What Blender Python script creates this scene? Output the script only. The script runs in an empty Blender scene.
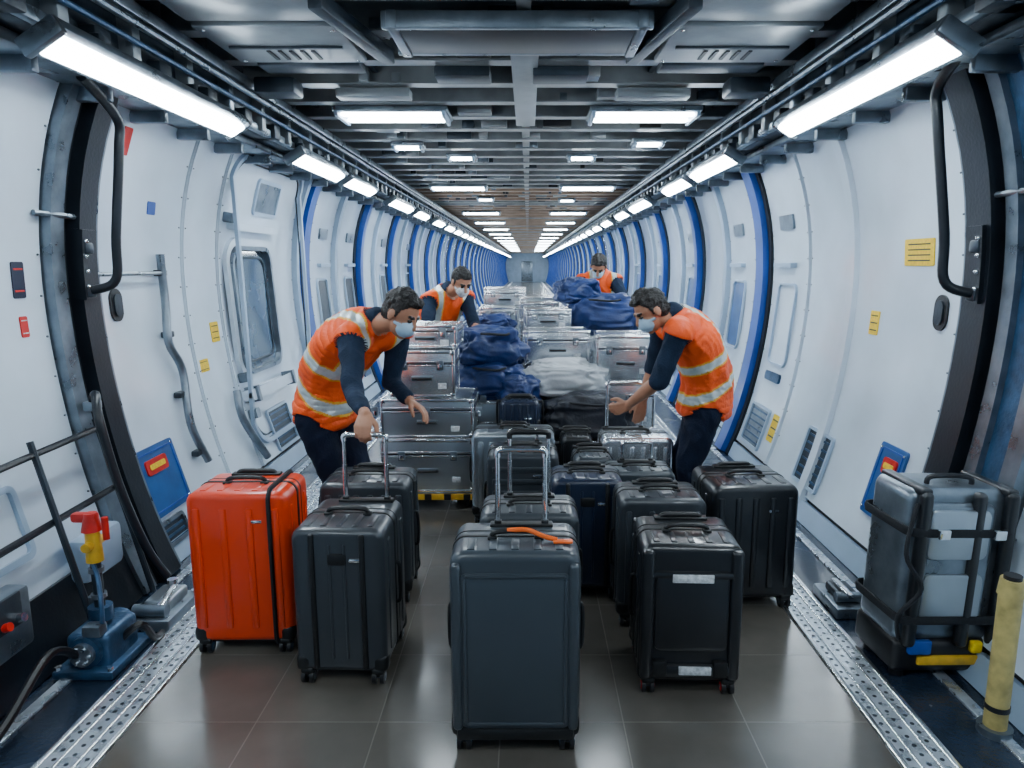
import bpy, bmesh, math, random
import numpy as np
from mathutils import Vector, Matrix, noise
random.seed(7)
V=Vector
CX=-0.1
scene=bpy.context.scene
# ---------------------------------------------------------------- materials
def pm(name,col,rough=.5,metal=0.,ns=0,nv=.15,bump=0,bs=40,coat=0,rv=0.,spec=None,emit=None,es=0,stretch=None):
    m=bpy.data.materials.new(name); m.use_nodes=True
    nt=m.node_tree; b=nt.nodes['Principled BSDF']
    b.inputs['Base Color'].default_value=(*col,1); b.inputs['Roughness'].default_value=rough
    b.inputs['Metallic'].default_value=metal
    if coat: b.inputs['Coat Weight'].default_value=coat; b.inputs['Coat Roughness'].default_value=.08
    if emit: b.inputs['Emission Color'].default_value=(*emit,1); b.inputs['Emission Strength'].default_value=es
    if spec is not None: b.inputs['Specular IOR Level'].default_value=spec
    if ns or bump or rv:
        tc=nt.nodes.new('ShaderNodeTexCoord'); mp=nt.nodes.new('ShaderNodeMapping')
        nt.links.new(tc.outputs['Object'],mp.inputs['Vector'])
        if stretch: mp.inputs['Scale'].default_value=stretch
    if ns:
        n=nt.nodes.new('ShaderNodeTexNoise'); n.inputs['Scale'].default_value=ns; n.inputs['Detail'].default_value=5
        nt.links.new(mp.outputs[0],n.inputs['Vector'])
        r=nt.nodes.new('ShaderNodeValToRGB'); r.color_ramp.elements[0].position=.3; r.color_ramp.elements[1].position=.7
        r.color_ramp.elements[0].color=(*[c*(1-nv) for c in col],1); r.color_ramp.elements[1].color=(*[min(1,c*(1+nv)) for c in col],1)
        nt.links.new(n.outputs['Fac'],r.inputs['Fac']); nt.links.new(r.outputs['Color'],b.inputs['Base Color'])
        if rv:
            mr=nt.nodes.new('ShaderNodeMapRange'); mr.inputs['To Min'].default_value=max(.02,rough-rv); mr.inputs['To Max'].default_value=rough+rv
            nt.links.new(n.outputs['Fac'],mr.inputs['Value']); nt.links.new(mr.outputs[0],b.inputs['Roughness'])
    if bump:
        n2=nt.nodes.new('ShaderNodeTexNoise'); n2.inputs['Scale'].default_value=bs; n2.inputs['Detail'].default_value=2
        nt.links.new(mp.outputs[0],n2.inputs['Vector'])
        bp=nt.nodes.new('ShaderNodeBump'); bp.inputs['Strength'].default_value=bump; bp.inputs['Distance'].default_value=.01
        nt.links.new(n2.outputs['Fac'],bp.inputs['Height']); nt.links.new(bp.outputs[0],b.inputs['Normal'])
    return m
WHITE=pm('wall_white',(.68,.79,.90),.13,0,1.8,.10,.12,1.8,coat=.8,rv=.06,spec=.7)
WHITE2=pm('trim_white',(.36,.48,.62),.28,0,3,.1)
DARKGAP=pm('gap_dark',(.005,.008,.014),.6)
BLACKF=pm('frame_black',(.007,.010,.015),.30,0,6,.3,.1,60)
BLUEF=pm('frame_blue',(.006,.070,.38),.3,0,4,.2,coat=.3)
BLUEP=pm('panel_blue',(.010,.085,.28),.35,0,8,.2)
GREYM=pm('grey_metal',(.20,.24,.28),.30,.75,8,.3,.08,50,rv=.1)
GREYD=pm('grey_dark',(.030,.042,.056),.40,.4,5,.4,.1,40)
CEILP=pm('ceiling_panel_grey',(.25,.28,.30),.34,.4,3,.3,.1,20,rv=.1)
CEILB=pm('ceiling_beam_grey',(.30,.32,.33),.34,.5,4,.3)
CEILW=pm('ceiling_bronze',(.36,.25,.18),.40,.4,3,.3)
CEILD=pm('ceiling_dark',(.014,.017,.021),.6,0,3,.3)
ALU=pm('aluminium_shell',(.72,.76,.80),.26,.88,2.5,.08,.05,14)
ALUD=pm('aluminium_shell_dark',(.44,.49,.53),.28,.88,2.5,.12,.05,14)
ALUE=pm('aluminium_edge',(.88,.90,.92),.18,.97,20,.06)
CHROME=pm('chrome_tube',(.88,.9,.92),.12,1,30,.05)
RAILM=pm('rail_steel',(.60,.66,.72),.28,.75,14,.25,.1,80,rv=.1)
RUBBER=pm('rubber_black',(.007,.007,.009),.42,0,30,.3)
SEAM=pm('zip_black',(.006,.007,.008),.45,0,40,.3)
SHC=pm('shell_charcoal',(.030,.037,.045),.33,0,5,.06,.05,420,coat=.25)
SHG=pm('shell_slate',(.038,.050,.062),.34,0,5,.06,.05,420,coat=.25)
SHB=pm('shell_black',(.010,.012,.015),.30,0,5,.08,.05,420,coat=.3)
SHN=pm('shell_navy',(.008,.016,.040),.32,0,5,.08,.05,420,coat=.3)
SHO=pm('shell_orange',(.80,.044,.0015),.30,0,5,.05,.04,420,coat=.25)
ORG=pm('orange_plastic',(.9,.14,.01),.4,0,20,.1)
LABEL=pm('label_pale',(.62,.65,.67),.5,0,60,.35)
YEL=pm('label_yellow',(.88,.58,.005),.45,0,60,.15)
RED=pm('red_paint',(.60,.015,.01),.35,0,20,.2)
YELP=pm('yellow_paint',(.50,.40,.14),.45,0,14,.35,.2,60)
YELV=pm('yellow_valve_paint',(.75,.42,.02),.4,0,14,.25,.2,60)
BLUEQ=pm('blue_machine',(.030,.085,.17),.35,.4,12,.4,.2,60)
NAVYB=pm('fabric_navy',(.009,.030,.13),.48,0,6,.3,.3,50)
BLKB=pm('fabric_black',(.010,.013,.022),.5,0,6,.35,.35,50)
GRYB=pm('fabric_grey',(.46,.49,.52),.5,0,3,.15,.3,30)
STRAP=pm('strap_web',(.008,.010,.014),.8,0,80,.3)
GLASS=pm('window_glass',(.05,.09,.14),.06,0,2,.5,coat=.5)
LAMP=pm('lamp_diffuser',(1,1,1),.5,emit=(.80,.92,1),es=54)
LAMPC=pm('ceiling_lamp_diffuser',(1,1,1),.5,emit=(.82,.93,1),es=38)
SKIN=pm('skin',(.44,.20,.115),.5,0,12,.12,.1,120)
HAIR=pm('hair',(.010,.007,.006),.5,0,60,.4,.8,150)
VEST=pm('vest_orange',(1.0,.090,.002),.6,0,10,.15,.3,60)
REFL=pm('vest_reflective',(.60,.66,.66),.35,.3,40,.1)
LIME=pm('vest_trim_lime',(.85,.42,.03),.5,0,40,.1)
SHIRT=pm('shirt_navy',(.014,.026,.052),.85,0,8,.25,.4,90,spec=.2)
PANTS=pm('trousers_navy',(.007,.012,.030),.8,0,8,.3,.4,90,spec=.2)
SHOE=pm('shoe_black',(.012,.012,.012),.45,0,20,.2)
MASKM=pm('face_mask',(.42,.60,.75),.8,0,30,.08)
EYE=pm('eye_dark',(.03,.02,.015),.2,0,30,.1)
LIP=pm('lips',(.40,.13,.10),.5,0,30,.1)
SIDEF=pm('side_floor',(.016,.028,.050),.25,0,3,.35,.15,60,rv=.1)

def tilemat():
    m=bpy.data.materials.new('floor_tile'); m.use_nodes=True; nt=m.node_tree; b=nt.nodes['Principled BSDF']
    tc=nt.nodes.new('ShaderNodeTexCoord'); br=nt.nodes.new('ShaderNodeTexBrick')
    nt.links.new(tc.outputs['Object'],br.inputs['Vector'])
    br.offset=0; br.squash=1
    br.inputs['Scale'].default_value=1; br.inputs['Brick Width'].default_value=.475; br.inputs['Row Height'].default_value=.475
    br.inputs['Mortar Size'].default_value=.003; br.inputs['Mortar Smooth'].default_value=.2
    br.inputs['Color1'].default_value=(.130,.116,.098,1); br.inputs['Color2'].default_value=(.108,.098,.085,1)
    br.inputs['Mortar'].default_value=(.19,.175,.15,1)
    n=nt.nodes.new('ShaderNodeTexNoise'); n.inputs['Scale'].default_value=2.6; n.inputs['Detail'].default_value=9
    nt.links.new(tc.outputs['Object'],n.inputs['Vector'])
    mx=nt.nodes.new('ShaderNodeMix'); mx.data_type='RGBA'; mx.blend_type='MULTIPLY'; mx.inputs[0].default_value=1
    r=nt.nodes.new('ShaderNodeValToRGB'); r.color_ramp.elements[0].color=(.45,.45,.45,1); r.color_ramp.elements[1].color=(1.4,1.4,1.4,1)
    nt.links.new(n.outputs['Fac'],r.inputs['Fac'])
    nt.links.new(br.outputs['Color'],mx.inputs[6]); nt.links.new(r.outputs['Color'],mx.inputs[7])
    nt.links.new(mx.outputs[2],b.inputs['Base Color'])
    mr=nt.nodes.new('ShaderNodeMapRange'); mr.inputs['To Min'].default_value=.10; mr.inputs['To Max'].default_value=.26
    nt.links.new(n.outputs['Fac'],mr.inputs['Value']); nt.links.new(mr.outputs[0],b.inputs['Roughness'])
    b.inputs['Specular IOR Level'].default_value=.85
    bp=nt.nodes.new('ShaderNodeBump'); bp.inputs['Strength'].default_value=.5; bp.inputs['Distance'].default_value=.003; bp.invert=True
    nt.links.new(br.outputs['Fac'],bp.inputs['Height']); nt.links.new(bp.outputs[0],b.inputs['Normal'])
    return m
TILE=tilemat()

# ---------------------------------------------------------------- mesh builder
def rrect(w,h,r,n=5):
    r=min(r,w/2*.99,h/2*.99); pts=[]
    for cx,cy,a0 in ((w/2-r,h/2-r,0),(-w/2+r,h/2-r,90),(-w/2+r,-h/2+r,180),(w/2-r,-h/2+r,270)):
        for i in range(n+1):
            a=math.radians(a0+90*i/n); pts.append((cx+r*math.cos(a),cy+r*math.sin(a)))
    return pts
class MB:
    def __init__(s,name): s.name=name; s.bm=bmesh.new(); s.mats=[]
    def mi(s,m):
        if m not in s.mats: s.mats.append(m)
        return s.mats.index(m)
    def add(s,t,mat,M=None):
        i=s.mi(mat)
        for f in t.faces: f.material_index=i
        if M is not None: t.transform(M)
        me=bpy.data.meshes.new('tmp'); t.to_mesh(me); s.bm.from_mesh(me); bpy.data.meshes.remove(me); t.free()
    def box(s,c,sz,mat,bev=0,seg=2,rot=None):
        t=bmesh.new(); bmesh.ops.create_cube(t,size=1)
        bmesh.ops.scale(t,vec=sz,verts=t.verts)
        if bev: bmesh.ops.bevel(t,geom=list(t.edges),offset=min(bev,min(sz)*.45),segments=seg,profile=.5,affect='EDGES')
        M=Matrix.Translation(c)
        if rot is not None: M=M@rot
        s.add(t,mat,M)
    def plate(s,c,w,h,r,d,mat,bev=0,seg=3,rot=None,n=5):
        t=bmesh.new(); vs=[t.verts.new((x,-d/2,z)) for x,z in rrect(w,h,r,n)]
        f=t.faces.new(vs); e=bmesh.ops.extrude_face_region(t,geom=[f])
        bmesh.ops.translate(t,vec=(0,d,0),verts=[v for v in e['geom'] if isinstance(v,bmesh.types.BMVert)])
        bmesh.ops.recalc_face_normals(t,faces=t.faces)
        if bev:
            ed=[e for e in t.edges if e.calc_face_angle(0)>1.0]
            bmesh.ops.bevel(t,geom=ed,offset=min(bev,d*.45),segments=seg,profile=.5,affect='EDGES')
        M=Matrix.Translation(c)
        if rot is not None: M=M@rot
        s.add(t,mat,M)
    def cyl(s,p0,p1,r0,mat,r1=None,n=16):
        p0=V(p0);p1=V(p1);r1=r0 if r1 is None else r1
        t=bmesh.new(); L=(p1-p0).length
        bmesh.ops.create_cone(t,cap_ends=True,segments=n,radius1=r0,radius2=r1,depth=L)
        q=V((0,0,1)).rotation_difference((p1-p0).normalized())
        s.add(t,mat,Matrix.Translation((p0+p1)/2)@q.to_matrix().to_4x4())
    def ell(s,c,r,mat,rot=None,u=16,v=10):
        t=bmesh.new(); bmesh.ops.create_uvsphere(t,u_segments=u,v_segments=v,radius=1)
        M=Matrix.Translation(c)
        if rot is not None: M=M@rot
        s.add(t,mat,M@Matrix.Diagonal((*r,1)))
    def tube(s,pts,r,mat,n=8,closed=False,flat=1.0):
        pts=[V(p) for p in pts]; t=bmesh.new(); rings=[]; N=len(pts); up=None
        for i,p in enumerate(pts):
            if closed: d=(pts[(i+1)%N]-pts[i-1])
            else: d=(pts[min(i+1,N-1)]-pts[max(i-1,0)])
            d.normalize()
            if up is None:
                up=V((0,0,1)) if abs(d.z)<.9 else V((0,1,0))
            a=d.cross(up)
            if a.length<1e-4: a=d.orthogonal()
            a.normalize(); b=a.cross(d).normalized(); up=b
            rings.append([t.verts.new(p+a*r*math.cos(2*math.pi*k/n)+b*r*flat*math.sin(2*math.pi*k/n)) for k in range(n)])
        for i in range(N if closed else N-1):
            A=rings[i];B=rings[(i+1)%N]
            for k in range(n): t.faces.new((A[k],A[(k+1)%n],B[(k+1)%n],B[k]))
        if not closed: t.faces.new(rings[0]); t.faces.new(rings[-1][::-1])
        bmesh.ops.recalc_face_normals(t,faces=t.faces)
        s.add(t,mat)
    def done(s,loc=(0,0,0),rz=0,ang=38,rot=None,sc=None):
        me=bpy.data.meshes.new(s.name+'_mesh'); s.bm.to_mesh(me); s.bm.free()
        for m in s.mats: me.materials.append(m)
        me.polygons.foreach_set('use_smooth',[True]*len(me.polygons))
        me.set_sharp_from_angle(angle=math.radians(ang))
        if sc: me.transform(Matrix.Diagonal((*sc,1)))
        o=bpy.data.objects.new(s.name,me); scene.collection.objects.link(o)
        o.location=loc; o.rotation_euler=rot if rot else (0,0,math.radians(rz)); return o
def curve(pts,n=8):
    pts=[V(p) for p in pts]; P=[pts[0]]+pts+[pts[-1]]; out=[]
    for i in range(1,len(P)-2):
        for k in range(n):
            t=k/n; a,b,c,d=P[i-1],P[i],P[i+1],P[i+2]
            out.append(.5*((2*b)+(c-a)*t+(2*a-5*b+4*c-d)*t*t+(-a+3*b-3*c+d)*t**3))
    out.append(pts[-1]); return out
RX=lambda a:Matrix.Rotation(math.radians(a),4,'X')
RY=lambda a:Matrix.Rotation(math.radians(a),4,'Y')
RZ=lambda a:Matrix.Rotation(math.radians(a),4,'Z')

# ---------------------------------------------------------------- fuselage shell
zz=[0,.3,.6,1.0,1.4,1.83,2.2,2.63,2.9,3.1]; dd=[1.98,2.09,2.17,2.25,2.29,2.29,2.24,2.09,1.93,1.76]
PC=np.polyfit(zz,dd,4); DC=np.polyder(PC)
def wp(side,y,z,off=0):
    x=float(np.polyval(PC,z)); d=float(np.polyval(DC,z)); n=V((-side,0,d)).normalized()
    return V((CX+side*x,y,z))+n*off
def patch(mb,side,y0,y1,z0,z1,t,mat,nz=20,back=-.03):
    b=bmesh.new(); rows=[]
    for i in range(nz+1):
        z=z0+(z1-z0)*i/nz
        rows.append([b.verts.new(wp(side,y0,z,back)),b.verts.new(wp(side,y0,z,t)),b.verts.new(wp(side,y1,z,t)),b.verts.new(wp(side,y1,z,back))])
    for i in range(nz):
        A,B=rows[i],rows[i+1]
        for k in range(4): b.faces.new((A[k],A[(k+1)%4],B[(k+1)%4],B[k]))
    b.faces.new(rows[0]); b.faces.new(rows[-1][::-1])
    bmesh.ops.recalc_face_normals(b,faces=b.faces)
    mb.add(b,mat)
def wall_rr(mb,side,yc,zc,w,h,r,o0,o1,mat,inner=0):
    b=bmesh.new(); out=rrect(w,h,r,6)
    if not inner:
        A=[b.verts.new(wp(side,yc+p,zc+q,o0)) for p,q in out]; B=[b.verts.new(wp(side,yc+p,zc+q,o1)) for p,q in out]
        b.faces.new(B)
        for k in range(len(A)): b.faces.new((A[k],A[(k+1)%len(A)],B[(k+1)%len(A)],B[k]))
    else:
        inn=rrect(w-2*inner,h-2*inner,max(.005,r-inner),6)
        L=[[b.verts.new(wp(side,yc+p,zc+q,o)) for p,q in s] for s,o in ((out,o0),(out,o1),(inn,o1),(inn,o0))]
        n=len(out)
        for j in range(3):
            for k in range(n): b.faces.new((L[j][k],L[j][(k+1)%n],L[j+1][(k+1)%n],L[j+1][k]))
    bmesh.ops.recalc_face_normals(b,faces=b.faces); mb.add(b,mat)
YE=74.
ZT=3.0
def build_wall(name,side,edges,frames):
    mb=MB(name)
    patch(mb,side,-2,YE,-.05,3.15,-.035,DARKGAP,30,back=-.09)
    for y0,y1 in edges:
        patch(mb,side,y0+.012,y1-.012,.15,ZT,0,WHITE,26)
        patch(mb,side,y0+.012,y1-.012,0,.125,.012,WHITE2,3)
        patch(mb,side,y0+.018,y0+.050,.15,ZT,.012,WHITE,26)
        if y1<14:
            z=.4
            while z<2.7:
                for yy in (y0+.034,y1-.035): mb.ell(wp(side,yy,z,.005 if yy>y0+.1 else .014),(.006,.006,.006),GREYM,u=6,v=4)
                z+=.20
    for y0,y1,t,m in frames: patch(mb,side,y0,y1,0,ZT,t,m,26)
    return mb.done()
def far(y):
    E=[];F=[];k=0
    while y<YE-1:
        E.append((y,y+.90)); y+=.90
        if k%2==1: F.append((y,y+.08,.02,GREYD)); F.append((y+.08,y+.22,.09,BLUEF)); y+=.22
        else: F.append((y,y+.10,.05,WHITE2)); F.append((y+.10,y+.18,.02,GREYD)); y+=.18
        k+=1
    return E,F
E,F=far(7.72)
build_wall('wall_left',-1,[(-2,0),(0,1.3),(1.3,2.5),(2.5,3.5),(3.88,4.9),(4.9,5.45),(5.45,7.2)]+E,
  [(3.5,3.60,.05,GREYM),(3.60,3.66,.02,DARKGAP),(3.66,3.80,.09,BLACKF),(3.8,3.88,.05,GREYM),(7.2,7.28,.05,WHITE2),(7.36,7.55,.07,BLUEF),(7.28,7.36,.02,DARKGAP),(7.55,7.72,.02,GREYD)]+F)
E,F=far(6.78)
build_wall('wall_right',1,[(-2,0),(0,1.3),(1.3,2.2),(2.2,2.85),(3.53,4.75),(4.75,5.5),(5.5,6.35)]+E,
  [(2.85,2.95,.06,GREYM),(2.95,3.12,.02,BLUEQ),(3.12,3.2,.05,GREYM),(3.2,3.24,.01,DARKGAP),(3.24,3.42,.09,BLACKF),(3.42,3.53,.03,GREYM),(6.42,6.62,.07,BLUEF),(6.35,6.42,.02,DARKGAP),(6.62,6.78,.02,GREYD),(4.70,4.80,.035,WHITE)]+F)

# fittings on walls --------------------------------------------------
def sticker(name,side,yc,zc,w,h,mat,r=.01,t=.006,bars=0,bm_=None):
    mb=MB(name); wall_rr(mb,side,yc,zc,w,h,r,.0005,t,mat)
    for i in range(bars):
        wall_rr(mb,side,yc,zc-h*.3+h*.6*i/max(1,bars-1),w*.75,h*.05,.002,t,t+.002,bm_ or RUBBER)
    return mb.done()
sticker('warning_label',1,3.98,1.82,.30,.15,YEL,bars=4)
sticker('warning_label',1,4.42,1.39,.11,.15,YEL,bars=3)
sticker('warning_label',1,5.62,.42,.16,.22,YEL,bars=3)
sticker('warning_label',-1,5.30,1.25,.13,.15,YEL,bars=3)
sticker('warning_label',-1,5.02,1.03,.16,.09,YEL,bars=2)
sticker('red_label',-1,4.12,2.44,.08,.15,RED)
sticker('blue_label',-1,4.5,2.10,.09,.08,BLUEF)
sticker('red_label',-1,3.32,1.46,.05,.10,RED,bars=2,bm_=LABEL)
sticker('placard',-1,3.32,1.68,.08,.17,SHN,bars=2,bm_=RED)
def recess(name,side,yc,zc,w,h,fm,gm,slats=6):
    mb=MB(name); wall_rr(mb,side,yc,zc,w,h,.03,.0005,.022,fm,inner=.022)
    wall_rr(mb,side,yc,zc,w-.03,h-.03,.02,.0005,.006,gm)
    for i in range(slats):
        wall_rr(mb,side,yc,zc-h*.36+h*.72*i/(slats-1),w*.78,.014,.004,.006,.016,BLUEQ)
    return mb.done()
recess('wall_vent',-1,6.10,.34,.50,.36,WHITE2,GREYD)
recess('wall_vent',1,6.0,.36,.46,.36,WHITE2,GREYM)
recess('wall_vent',1,4.78,.40,.42,.40,WHITE2,GREYD)
recess('wall_vent',-1,4.02,.17,.30,.15,GREYM,GREYD,4)
def bluepanel(side,yc,zc,w,h):
    mb=MB('blue_access_panel'); wall_rr(mb,side,yc,zc,w,h,.02,.0005,.016,BLUEP)
    wall_rr(mb,side,yc,zc,w-.05,h-.05,.02,.016,.022,BLUEF,inner=.01)
    wall_rr(mb,side,yc-.02,zc+h*.22,w*.5,h*.22,.02,.016,.03,RED)
    wall_rr(mb,side,yc-.02,zc+h*.22,w*.36,h*.08,.01,.03,.034,YEL)
    for p in (-1,1):
        for q in (-1,1): mb.ell(wp(side,yc+p*w*.43,zc+q*h*.43,.018),(.008,.008,.008),CHROME)
    return mb.done()
bluepanel(-1,4.10,.47,.46,.40); bluepanel(1,3.86,.52,.28,.42)
for side,y,z in ((-1,4.08,1.52),(1,3.72,1.50)):
    mb=MB('oval_latch'); wall_rr(mb,side,y,z,.12,.19,.06,.0005,.012,RUBBER); wall_rr(mb,side,y,z,.07,.13,.035,.012,.022,GREYD); mb.done()
mb=MB('window_1'); yw=6.05
wall_rr(mb,-1,yw,1.38,.98,1.18,.20,.0005,.035,WHITE,inner=.06)
wall_rr(mb,-1,yw,1.38,.86,1.06,.17,.0005,.06,GREYM,inner=.035)
wall_rr(mb,-1,yw,1.38,.80,1.00,.15,.0005,.012,GLASS)
wall_rr(mb,-1,yw,1.38,.66,.88,.13,.012,.03,GREYD,inner=.016)
wall_rr(mb,-1,yw,.70,1.04,.09,.02,.0005,.09,WHITE)
for dy in (-.43,.43): wall_rr(mb,-1,yw+dy,.70,.05,.13,.01,.0005,.11,GREYM)
mb.done()
mb=MB('hatch_frame')
wall_rr(mb,-1,6.34,1.45,1.62,2.35,.2,.0005,.03,WHITE2,inner=.04)
wall_rr(mb,-1,6.34,1.45,1.50,2.23,.17,.0005,.012,GREYD,inner=.012)
wall_rr(mb,-1,6.35,2.32,.55,.30,.04,.0005,.02,WHITE2,inner=.03); wall_rr(mb,-1,6.35,2.32,.49,.24,.03,.0005,.008,GREYM)
wall_rr(mb,-1,6.1,2.06,.95,.06,.02,.0005,.08,WHITE)
for z in (2.12,.55,.85): wall_rr(mb,-1,5.58,z,.08,.08,.02,.0,.07,GREYM)
mb.done()
for side,ys in ((-1,(8.2,9.4,11.6,14.)),(1,(5.95,7.3,9.4,11.6,14.))):
    for y in ys:
        mb=MB('wall_fitting'); wall_rr(mb,side,y,1.25,.42,.7,.07,.0005,.02,WHITE2,inner=.02)
        if y>7: wall_rr(mb,side,y,1.25,.36,.64,.06,.0005,.006,GREYD if side<0 else BLUEP)
        wall_rr(mb,side,y,2.1,.3,.12,.02,.0005,.02,GREYM)
        wall_rr(mb,side,y,.42 if y>7 else .8,.34,.3 if y>7 else .08,.03,.0005,.02,BLUEQ)
        wall_rr(mb,side,y+.05,1.75,.4,.04,.01,.0005,.05,WHITE2); mb.done()
def grab(side,y,zlo,zhi):
    mb=MB('grab_pipe')
    a=[wp(side,y-.35,zhi+.12,.16),wp(side,y-.02,zhi,.17),wp(side,y+.02,zhi-.16,.2),wp(side,y+.02,zlo+.3,.23),wp(side,y+.02,zlo+.06,.22),wp(side,y-.02,zlo,.12),wp(side,y-.02,zlo,.0)]
    mb.tube(curve(a,6),.024,BLACKF,10)
    for z in (zlo-.01,zlo+.22):
        mb.box(wp(side,y-.02,z,.07),(.10,.07,.06),GREYD,.012)
    patch(mb,side,y-.07,y+.05,zlo-.05,zlo+.32,.11,BLACKF,6,back=.05)
    for i in range(4): mb.ell(wp(side,y-.05,zlo+.02+i*.08,.115),(.012,.012,.012),CHROME)
    mb.tube([wp(side,y-.3,zhi-.55,.02),wp(side,y-.1,zhi-.55,.06),wp(side,y+.05,zhi-.55,.06)],.014,GREYM)
    mb.done()
grab(-1,3.72,1.62,2.55); grab(1,3.34,1.62,2.62)
mb=MB('wall_conduit')
mb.tube([wp(-1,3.85,1.7,.05),wp(-1,4.55,1.7,.05)],.012,GREYM)
mb.tube(curve([wp(-1,4.55,1.82,.04),wp(-1,4.55,1.5,.05),wp(-1,4.5,1.25,.06),wp(-1,4.62,1.05,.05),wp(-1,4.55,.7,.05),wp(-1,4.62,.42,.05)],6),.026,GREYM,10)
for z in (1.7,1.3,.9,.5): mb.box(wp(-1,4.56,z,.03),(.05,.09,.04),GREYD,.008)
mb.done()
mb=MB('wall_conduit')
mb.tube(curve([wp(-1,5.35,.78,.05),wp(-1,5.32,.55,.05),wp(-1,5.5,.2,.05)],6),.03,GREYM,10); mb.done()
# lower-left structure
mb=MB('lower_frame_rail')
patch(mb,-1,1.2,3.5,0.0,.30,.03,BLACKF,8,back=0.001)
for y in (2.1,2.75): wall_rr(mb,-1,y,.62,.5,.34,.05,.0005,.02,WHITE2,inner=.03)
for z in (.90,.58): mb.tube([wp(-1,1.6,z-.05,.10),wp(-1,3.55,z,.10)],.017,BLACKF,8)
for y in (2.1,3.0,3.48): mb.tube([wp(-1,y,.0,.10),wp(-1,y+.06,.95,.10)],.015,GREYD,8)
mb.box(wp(-1,3.25,.34,.09),(.10,.30,.22),WHITE2,.03)
mb.box(wp(-1,2.55,.30,.08),(.10,.34,.26),GREYM,.02); mb.box(wp(-1,2.55,.34,.14),(.02,.22,.14),GREYD,.008)
for q in (-.08,0,.08): mb.cyl(wp(-1,2.55+q,.30,.14),wp(-1,2.55+q,.30,.165),.018,RED if q==0 else CHROME)
mb.done()
mb=MB('rubber_hose')
mb.tube(curve([wp(-1,3.55,1.02,.10),wp(-1,3.5,1.08,.16),wp(-1,3.42,.95,.2),wp(-1,3.42,.6,.2),wp(-1,3.44,.25,.2),wp(-1,3.46,.05,.22)],6),.022,BLACKF,10)
mb.box(wp(-1,3.55,1.02,.10),(.06,.08,.05),GREYM,.01); mb.done()
# ceiling ------------------------------------------------------------
mb=MB('ceiling')
mb.box((CX,(YE-2)/2,3.30),(4.1,YE+2,.1),CEILD)
y=.2;k=0
while y<YE:
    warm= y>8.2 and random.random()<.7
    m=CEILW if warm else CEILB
    mb.box((CX,y,3.02),(3.6,.035,.16),m)
    mb.box((CX,y,2.945),(3.6,.11,.014),m)
    mb.box((CX,y,3.095),(3.6,.10,.012),m)
    mb.box((CX,y+.265,3.06),(3.5,.045,.03),GREYM if not warm else CEILW)
    if y<16:
        for j in range(8):
            x=CX+random.uniform(-1.55,1.55); mb.box((x,y-.02+random.uniform(-.12,.12),2.98),(random.uniform(.04,.28),random.uniform(.05,.16),.07),random.choice([GREYD,CEILP,GREYM,CEILB,RUBBER]),.006)
    for xa,xb in ((-1.65,-.95),(-.88,-.2),(.2,.88),(.95,1.65)):
        if random.random()<(.55 if y<40 else .2):
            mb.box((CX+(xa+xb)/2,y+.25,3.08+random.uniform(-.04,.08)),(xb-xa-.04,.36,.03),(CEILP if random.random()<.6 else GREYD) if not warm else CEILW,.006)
    y+=.53;k+=1
mb.box((CX+.08,YE/2,2.98),(.07,YE,.05),CEILB); mb.box((CX+.08,5,2.935),(.16,2.6,.02),CEILP,.005)
for x in (-1.62,1.62,-.92,.92): mb.box((CX+x,YE/2,3.04),(.035,YE,.05),GREYD)
mb.done()
mb=MB('ceiling_black_duct'); mb.box((CX+.05,3.80,2.90),(1.15,.40,.07),RUBBER,.01); mb.box((CX+.05,3.58,2.9),(1.3,.04,.08),GREYM,.008)
mb.box((CX+.05,4.03,2.9),(1.3,.04,.06),GREYM,.008); 
for q in (-1,1): mb.box((CX+.05+q*.6,3.8,2.9),(.05,.5,.08),GREYM,.008)
mb.done()
for sx in (-1,1):
    mb=MB('ceiling_equipment_panel')
    mb.box((CX+sx*1.18,3.95,2.91),(.72,.62,.04),CEILP,.012); mb.box((CX+sx*1.18,3.95,2.885),(.6,.02,.015),GREYD)
    for i in range(5): mb.box((CX+sx*1.18-.12+i*.06,4.10,2.888),(.02,.16,.008),RUBBER)
    mb.box((CX+sx*1.18,3.45,2.92),(.72,.30,.04),CEILP,.012)
    mb.box((CX+sx*1.18,4.42,2.92),(.60,.18,.05),GREYD,.012)
    for dx in (-.32,.32):
        for dy in (-.26,.26): mb.ell((CX+sx*1.18+dx,3.95+dy,2.888),(.012,.012,.006),CHROME)
    mb.box((CX+sx*.76,3.75,2.90),(.07,.9,.08),GREYD,.01,rot=RZ(sx*10))
    mb.box((CX+sx*1.5,4.75,2.87),(.26,.20,.10),GREYD,.02)
    mb.box((CX+sx*.95,5.05,2.90),(.5,.14,.06),CEILP,.01)
    mb.box((CX+sx*.3,4.6,2.91),(.34,.22,.06),GREYD,.01)
    mb.done()
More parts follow.
